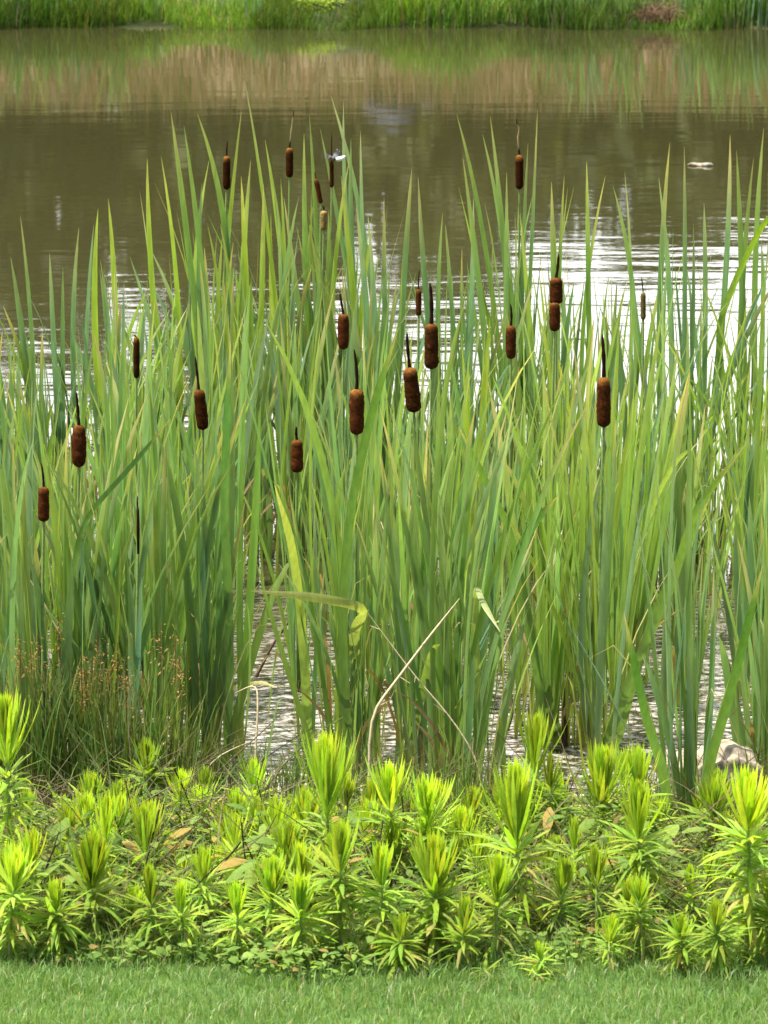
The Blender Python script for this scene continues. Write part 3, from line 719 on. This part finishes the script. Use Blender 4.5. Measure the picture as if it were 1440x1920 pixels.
for i, (x, ht) in enumerate(FR):
    if x < 600: lab = f'green reed clump on the far bank, {ORD[i]} from the left end of the bank'
    elif x < 1230: lab = f'green reed clump on the far bank, {ORD[11 - i]} to the left of the brown dead tussock'
    else: lab = f'green reed clump on the far bank, {ORD[i - 12]} to the right of the brown dead tussock'
    reed(x, 33.5 + U(-.15, .3), ht, 13, (MID if i % 3 else BLUE) * 1.1, lab)
b0 = at(1232, 52, 33.4)
root = empty('dead_tussock', (b0[0], 33.45, 0), 'brown dead grass tussock at the far waterline between green reeds', 'tussock')
mb = MB()
for _ in range(150):
    a, l = U(0, 6.28), U(.12, .36); o = np.array((b0[0] + U(-.16, .16), 33.45 + U(-.1, .1), .0))
    P = bez(o, o + np.array((math.cos(a) * l * .3, math.sin(a) * l * .2, l)), o + np.array((math.cos(a) * l * .8, math.sin(a) * l * .6, l * U(.2, .9))), 6)
    ribbon(mb, P, np.linspace(.014, .003, 6), np.array((U(-.5, .5), -1, .3)), lerp((.28, .17, .10), (.08, .05, .03), U(0, 1)), .1)
mb.build('foliage', M_DRY, root, (b0[0], 33.45, 0))
b0 = at(590, 48, 33.9)
root = empty('low_bush', (b0[0], 33.95, .08), 'low yellow-green bush at the edge of the far bank', 'bush')
mb = MB()
for _ in range(900):
    d = unit(rng.normal(0, 1, 3)); d[2] = abs(d[2]); p = np.array((b0[0], 33.95, .08)) + d * np.array((.38, .3, .26)) * U(.5, 1)
    ovate(mb, p, U(0, 6.28), U(.03, .06), U(-.2, .9), np.array((.26, .36, .03)) * U(.6, 1.2), .4)
mb.build('foliage', M_WEED, root, (b0[0], 33.95, .08))
# rounded grey boulder up the far slope (mirrored in the pond)
def lump(v):
    return v * (1 + .14 * np.sin(v[:, :1] * 5 + 1) + .12 * np.sin(v[:, 1:2] * 7 + v[:, 2:3] * 4) + .08 * np.sin(v[:, :1] * 11 + v[:, 2:3] * 9))
bb = at(735, 100, 40.0); bz = gz(39.6)
mb = MB(); blob(mb, (0, 0, .12), (.30, .25, .24), (.07, .07, .085), 18, 12, lump)
blob(mb, (.34, .1, .04), (.24, .2, .15), (.075, .07, .072), 14, 9, lump)
o = mb.build('grey_boulder', M_ROCK, None, None); o.location = (.10, 39.2, bz + .06); o.scale = (1.05, 1, .95)
tag(o, 'blue-grey boulder on the far slope, seen mirrored in the pond', 'boulder')

# the wood behind the far slope: one mass, seen mirrored
wd = MB()
def tree(x, y, ht, r, col):
    z = gz(y)
    tube(wd, [(x, y, z - .2), (x + U(-.2, .2), y, z + ht * .45), (x + U(-.3, .3), y, z + ht * .8)], [.16, .10, .04], (.05, .04, .03), 6)
    n = 900
    c0 = rng.normal(0, 1, (9, 3)) * np.array((r * .55, r * .5, ht * .22)) + np.array((x, y, z + ht * .52))
    idx = rng.integers(0, 9, n)
    p = c0[idx] + unit(rng.normal(0, 1, (n, 3))) * (rng.uniform(.3, 1, (n, 1)) ** .5) * r * .5
    p[:, 2] = np.clip(p[:, 2], z + .1, z + ht)
    s = rng.uniform(.10, .26, n)[:, None]
    A = unit(rng.normal(0, 1, (n, 3))); B = unit(np.cross(A, rng.normal(0, 1, (n, 3))))
    v = np.stack([p - A * s, p - B * s * .6, p + A * s, p + B * s * .6], 1).reshape(-1, 3)
    c = np.asarray(col) * rng.uniform(.6, 1.3, (n, 1))
    wd.add(v, np.arange(n * 4).reshape(-1, 4), np.repeat(c, 4, 0))
x = -24.0
while x < 24:
    top = np.interp(x, [-24, -4, -1.5, 1.0, 4.0, 24], [8.2, 8.0, 6.9, 5.5, 4.9, 4.9])
    tree(x, U(49, 56), (top - 1.7) * U(.92, 1.08), U(1.2, 1.9), lerp((.035, .055, .012), (.06, .075, .018), U(0, 1)))
    tree(x + U(-.5, .5), U(41, 46), (top - 1.5) * U(.35, .6), U(1.1, 1.7), lerp((.045, .06, .014), (.085, .085, .03), U(0, 1)))
    x += U(.75, 1.3)
tag(wd.build('woods', M_TREE), 'dark olive wood behind the far slope, seen mirrored in the pond', 'woods', kind='stuff')

# ------------------------------------------------------------------ grass and sedge tufts at the near water's edge
TUFTS = []
def tuft(px, py, ht, n, tone, lab, brown=0, name='grass_tuft', cat='grass tuft'):
    base = ground_at(px, py); root = empty(name, base, lab, cat, 'grass tufts at the near water edge')
    mb = MB()
    for _ in range(n):
        a = U(0, 6.28); l = ht * U(.5, 1.05); s = U(.03, .35) * l
        o = base + np.array((rng.normal(0, .035), rng.normal(0, .03), 0))
        blade(mb, o, o + np.array((math.cos(a) * s, math.sin(a) * s * .6, l)), U(.0025, .0055), tone * np.array((U(.8, 1.5), U(.8, 1.15), U(.7, 1.2))), U(.5, .65), U(0, .8), k=7)
    mb.build('foliage', M_GRASS, root, base)
    if brown:
        for _ in range(brown):
            sb = MB()
            a = U(0, 6.28); l = ht * U(.75, 1.0); tip = base + np.array((math.cos(a) * l * .2 + U(-.03, .03), math.sin(a) * l * .1, l))
            tube(sb, np.linspace(tip - (0, 0, .07), tip + (0, 0, .06), 5), .0012, (.20, .12, .04), 5)
            for _ in range(44):
                q = tip + rng.normal(0, 1, 3) * np.array((.010, .010, .030))
                ovate(sb, q, U(0, 6.28), U(.006, .013), U(-.5, 1.2), lerp((.20, .10, .03), (.30, .17, .05), U(0, 1)), .35)
            sb.build('seed_cluster', M_DRY, root, base)
SED = [(20, 1520, .28, 60, 0), (70, 1540, .30, 60, 3), (120, 1530, .28, 60, 3), (165, 1515, .30, 50, 4), (200, 1545, .28, 60, 4), (240, 1535, .24, 50, 0), (285, 1540, .30, 45, 4), (330, 1540, .22, 50, 0),
       (380, 1545, .20, 45, 0), (440, 1540, .18, 40, 0), (500, 1530, .16, 40, 0), (555, 1520, .17, 35, 0), (700, 1540, .16, 35, 0), (840, 1580, .22, 40, 0), (885, 1610, .24, 45, 0), (945, 1560, .14, 25, 0),
       (1210, 1560, .16, 30, 0), (1320, 1600, .07, 25, 0), (1440, 1580, .2, 40, 0), (-40, 1530, .28, 60, 2)]
SLAB = ['fine green grass tuft at the water edge above the tall weed at the far left', 'tall green sedge tuft with brown seed clusters, first from the left', 'dense sedge tuft with brown seed clusters below the lowest plump seed head',
        'sedge tuft with many rusty seed clusters left of the dark blue-green blades', 'rusty topped sedge tuft just above the tall rosette weed with flat crown', 'plain fine grass tuft at the foot of the dark blue-green blades',
        'sedge tuft with rust brown clusters beside the bare blackish stalk', 'short fine grass tuft in the tangle right of the bare blackish stalk', 'short grass tuft in the dry tangle below the tilted seed head',
        'thin dull grass tuft at the left end of the open water gap', 'low thin grass tuft below the pale bent blade over open water', 'low thin grass tuft left of the tallest middle weed',
        'low grass tuft behind the gap between two middle rosette weeds', 'dark grass tuft at the foot of the big middle blade clump', 'tall dark grass tuft with brown feet right of the middle blade clump', 'small grass tuft beside the narrow strip of open water',
        'small grass tuft at the left edge of the pale stone', 'small grass tuft in front of the pale stone', 'grass tuft at the right end of the pale stone', 'fine grass tuft with few seed clusters at the far left edge of the bank']
for (s, lab) in zip(SED, SLAB):
    tuft(s[0], s[1], s[2] * (1.45 if s[0] < 360 else 1.2), int(s[3] * 1.5), np.array((.12, .215, .045)), lab, s[4], 'sedge_tuft' if s[4] else 'grass_tuft', 'sedge tuft' if s[4] else 'grass tuft')

# dry stems: thin tan stalks crossing in front of the blades, photo points at one depth
DRYST = [([(690, 1345), (740, 1280), (800, 1200), (862, 1122)], 7, 'thin tan dry stalk slanting up to the right across the middle blade clump'),
         ([(905, 1440), (850, 1350), (775, 1265), (690, 1150)], 4, 'long thin tan dry stalk slanting up to the left across the middle blade clump'),
         ([(480, 1270), (510, 1210), (545, 1160), (570, 1130)], 6, 'dark reddish brown dead stalk leaning over the open water gap'),
         ([(478, 1420), (484, 1330), (482, 1280), (440, 1300)], 5, 'pale straw stalk hooked over at its top above the open water gap'),
         ([(300, 1560), (350, 1500), (400, 1420), (470, 1390)], 4, 'thin pale vine stalk arching through the tangle below the tilted seed head'),
         ([(250, 1480), (310, 1380), (380, 1440), (450, 1500)], 4, 'thin pale arching stalk drooping over the short grass right of the blackish stalk'),
         ([(1058, 1400), (1060, 1330), (1064, 1270), (1066, 1245)], 13, 'dark maroon dead stalk at the foot of the bright front blades'),
         ([(950, 1370), (962, 1330), (955, 1290), (945, 1270)], 9, 'dark crooked dead stalk left of the bright front blades'),
         ([(455, 905), (460, 850), (452, 800), (440, 770)], 9, 'pale broken dry blade standing in the dry patch of the back row'),
         ([(178, 915), (180, 860), (182, 820), (168, 800)], 9, 'bleached forked dry stalk beside the fat barrel shaped seed head'),
         ([(740, 960), (738, 900), (722, 880), (730, 930)], 7, 'brown broken dry stalk behind the leaning seed head'),
         ([(880, 1700), (885, 1620), (880, 1540), (884, 1460)], 6, 'tan upright dry stalk below the middle blade clump'),
         ([(960, 1750), (1010, 1690), (950, 1640), (905, 1600)], 6, 'dark bent woody twig low between the weeds'),
         ([(1215, 1640), (1212, 1560), (1214, 1500), (1213, 1440)], 4, 'thin dark upright stalk beside the left edge of the pale stone')]
for (pts, w, lab) in DRYST:
    if 'middle blade clump' in lab or 'hooked' in lab or 'vine' in lab: pts = [(pts[0][0] + U(-15, 15), 1570)] + pts[:3] + pts[3:]
    g = ground_at(pts[0][0], pts[0][1]); Y = g[1]
    ctrl = np.array([at(x, y, Y + .03 * i) for i, (x, y) in enumerate(pts)]); k = 16
    t = np.linspace(0, 1, k); P = np.stack([np.interp(t, np.linspace(0, 1, len(ctrl)), ctrl[:, a]) for a in range(3)], 1)
    for _ in range(2): P[1:-1] = (P[:-2] + P[1:-1] * 2 + P[2:]) / 4
    c = (.07, .03, .02) if 'dark' in lab else (.24, .15, .08) if 'brown' in lab else (.46, .37, .22)
    mb = MB(); tube(mb, P, w / FPX * Y / 2 * np.interp(t, [0, .8, 1], [1, .7, .25]), np.array(c), 6)
    if 'middle blade clump' in lab or 'vine' in lab:
        for q in (5, 8, 11, 14):
            e = P[q] + np.array((U(-.04, .04), U(-.02, .02), U(-.02, .05))); tube(mb, np.linspace(P[q], e, 4), np.linspace(.0014, .0006, 4), np.array(c), 5)
    o = mb.build('dry_stalk', M_STEM, None, g); tag(o, lab, 'dry stalk', 'dry stalks among the reeds')

# heaps of broken dry blades in the back rows
for (x, y, n, lab) in ((470, 900, 46, 'tan heap of broken dry cattail blades left of the split seed head'), (740, 990, 40, 'brown heap of broken dry blades behind the leaning seed head'), (180, 900, 30, 'bleached heap of dry blades right of the fat barrel shaped seed head')):
    b = ground_at(x, y + 30); root = empty('dry_blade_heap', b, lab, 'dry reeds', 'heaps of dry blades'); mb = MB()
    for _ in range(n):
        a = U(0, 6.28); l = U(.08, .26); o = b + np.array((U(-.09, .09), U(-.1, .1), 0)); e = o + np.array((math.cos(a) * l * .6, math.sin(a) * l * .4, l * U(.2, 1)))
        ribbon(mb, bez(o, (o + e) / 2 + np.array((0, 0, U(0, .08))), e, 6), np.interp(np.linspace(0, 1, 6), [0, .7, 1], [1, .8, .1]) * U(.005, .014), np.array((U(-.7, .7), -1, .4)), lerp((.45, .36, .22), (.20, .12, .06), U(0, 1)), .15)
    mb.build('foliage', M_DRY, root, b)

# ------------------------------------------------------------------ pale stone at the water edge
b = ground_at(1335, 1535)
def chunk(v):
    s = np.sign(v) * np.abs(v) ** .45
    s = s * (1 + .05 * np.sin(v[:, :1] * 9 + 2) + .05 * np.sin(v[:, 2:3] * 8 + v[:, 1:2] * 6))
    s[:, 0] += -.14 * s[:, 2] * (s[:, 0] < 0)
    s[:, 2] += .10 * np.sin(s[:, 0] * 4) * (s[:, 2] > 0)
    return s
mb = MB(); blob(mb, (0, 0, .01), (.122, .07, .150), (.36, .30, .21), 40, 28, chunk)
o = mb.build('pale_stone', M_ROCK); o.location = (b[0] + .005, b[1] + .04, 0); o.rotation_euler = (0, 0, .12)
tag(o, 'pale cream stone block standing in the shallows behind the fanned dark blades', 'stone')

# ------------------------------------------------------------------ white dragonfly on the thin dark spike; floating debris
Y = ground_at(628, 935)[1]
c = at(626, 296, Y) + np.array((0, -.02, 0))
root = empty('dragonfly', c, 'white bodied dragonfly with grey wings perched on a thin dark spike', 'dragonfly')
mb = MB(); blob(mb, c, (.009, .009, .009), (.10, .08, .07), 10, 8); blob(mb, c + np.array((-.010, 0, .003)), (.006, .006, .006), (.07, .05, .04), 8, 6)
mb.build('thorax', M_BODY, root, c)
mb = MB(); P = np.array([c + np.array((.006, 0, -.001)) + np.array((.034, 0, .010)) * q + np.array((0, 0, -.010)) * q * (1 - q) * 2 for q in np.linspace(0, 1, 9)])
tube(mb, P, .0085 * np.interp(np.linspace(0, 1, 9), [0, .2, .7, 1], [.6, 1, .9, .25]), (.85, .85, .83), 10); mb.build('abdomen', M_BODY, root, c)
for (dx, dy, dz) in ((-.032, .01, .006), (-.030, .02, .014), (.020, .03, .024), (.012, .03, .030)):
    mb = MB(); P = c + np.outer(np.linspace(0, 1, 6), (dx, dy, dz)); ribbon(mb, P, .013 * np.array((.25, .7, 1, 1, .8, .15)), np.array((.1, -.5, 1)), np.array([(.16, .17, .18)] * 3 + [(.05, .05, .05)] * 2 + [(.16, .17, .18)]), .05)
    mb.build('wing', M_DRY, root, c)
d = ground_at(1313, 311)
mb = MB()
k = 12; t = np.linspace(0, 1, k); P = np.stack([d[0] + (t - .5) * .165, np.full(k, d[1]) + .02 * np.sin(t * 5), .006 + .004 * np.sin(t * 9)], 1)
tube(mb, P, .016 * np.interp(t, [0, .15, .6, .9, 1], [.1, .6, 1, .8, .1]), np.array([lerp((.42, .38, .30), (.20, .16, .11), abs(math.sin(q * 13))) for q in t]), 8)
P2 = P[2:7] + np.array((0, -.03, 0)); tube(mb, P2, .007, np.array([(.35, .28, .18)] * 5), 6)
o = mb.build('floating_driftwood', M_STEM, None, d); tag(o, 'pale bleached piece of driftwood floating on the dark open water', 'driftwood')

# ------------------------------------------------------------------ labels for the leafy cattails and the weeds, worded from how each stands
LM = [(82, 945, 'the lowest plump head'), (148, 836, 'the barrel shaped seed head'), (256, 670, 'the half hidden slim head'), (377, 768, 'the tilted seed head'), (425, 325, 'the lone slim head'),
      (557, 855, 'the split seed head'), (543, 305, 'the highest seed head'), (622, 300, 'the white dragonfly'), (644, 620, 'the short stout seed head'), (669, 770, 'the rust brown seed head'), (773, 730, 'the leaning orange-topped head'),
      (809, 650, 'the black tipped seed head'), (958, 640, 'the small plain seed head'), (974, 320, 'the kinked-tip seed head'), (1041, 570, 'the overlapping pair of heads'), (1132, 755, 'the longest seed head'), (1206, 575, 'the greenish young head'),
      (1340, 1450, 'the pale stone'), (1313, 311, 'the floating driftwood')]
hs = sorted(d['ht'] for d in CATTAILS)
used = {}
def nwords(t): return len(t.replace('-', ' ').split())
def words(d, lvl):
    q = hs.index(d['ht']) / len(hs)
    size = 'very tall' if q > .85 else 'tall' if q > .6 else 'medium' if q > .3 else 'short'
    row = 'back row' if d['py'] < 985 else 'second row' if d['py'] < 1100 else 'third row' if d['py'] < 1260 else 'fourth row' if d['py'] < 1400 else 'front row'
    my = (d['py'] + d['top']) / 2
    lm = sorted(LM, key=lambda m: abs(m[0] - d['px']) + .12 * abs(m[1] - my))[min(lvl // 3, 2)]
    dx = d['px'] - lm[0]
    side = ('directly under' if d['py'] > lm[1] else 'directly over') if abs(dx) < 14 else ('just ' if abs(dx) < 45 else 'well ' if abs(dx) > 110 else '') + ('left of' if dx < 0 else 'right of')
    tip = 'tan-tipped ' if d['dry'] else ''
    cnt = ['', 'slender ' if d['n'] < 8 else 'bushy ', 'sparse ' if d['n'] < 7 else 'full '][lvl % 3]
    return f"{size} {cnt}{tip}{d['tone']} leafy cattail, {row}, {side} {lm[2]}"
for d in CATTAILS:
    for lvl in range(9):
        lab = words(d, lvl)
        if lab not in used and nwords(lab) <= 16: break
    used[lab] = 1; d['o']['label'] = lab
WLM = [(14, 'the spike-shaped weed'), (207, 'the flat crowned weed'), (446, 'the slim rosette weed'), (622, 'the tallest middle weed'), (802, 'the star topped weed'), (985, 'the broad bright rosette'), (1190, 'the twin crowned weeds'), (1396, 'the big weed by the stone')]
OWN = {14: 'tall spike-shaped bright green weed at the left edge of the bank', 207: 'bright rosette weed with a flat crown above the broad low weeds', 446: 'slim bright rosette weed beside the dry tangle', 622: 'tallest weed in the middle, narrow crown above long pale leaves',
       802: 'star topped bright weed right of the middle, below the blade clump', 985: 'broad bright rosette weed on a thick pale stem with drooping leaves', 998: 'dark green weed standing behind the broad bright rosette', 1184: 'upper of the twin bright crowned weeds left of the pale stone', 1190: 'lower of the twin bright crowned weeds left of the pale stone', 1396: 'big bright weed on a straight stem in front of the pale stone'}
wused = {}
def wsort(w): return w['px']
for w in sorted(WEEDS, key=wsort):
    if w['px'] in OWN: w['o']['label'] = OWN[w['px']]; continue
    lm = min(WLM, key=lambda m: abs(m[0] - w['px'])); dx = w['px'] - lm[0]
    size = 'tiny' if w['foot'] - w['top'] < 50 else 'small' if w['foot'] - w['top'] < 115 else 'medium' if w['foot'] - w['top'] < 190 else 'large'
    row = 'at the lawn edge' if w['foot'] > 1808 else 'mid bank' if w['foot'] > 1755 else 'near the water'
    for far in ('', 'slightly ', 'farther '):
        for shape in ('', 'bushy ' if w['width'] > 85 else 'slim '):
            lab = f"{size} {shape}leafy weed {row}, {far}{'left' if dx < 0 else 'right'} of {lm[1]}"
            if lab not in wused: break
        if lab not in wused: break
    wused[lab] = 1; w['o']['label'] = lab
for o_ in bpy.data.objects:
    if o_.get('label') and len(o_['label'].replace('-', ' ').split()) > 16: print('LONG', o_['label'])
print('cattails', len(CATTAILS), 'weeds', len(WEEDS))
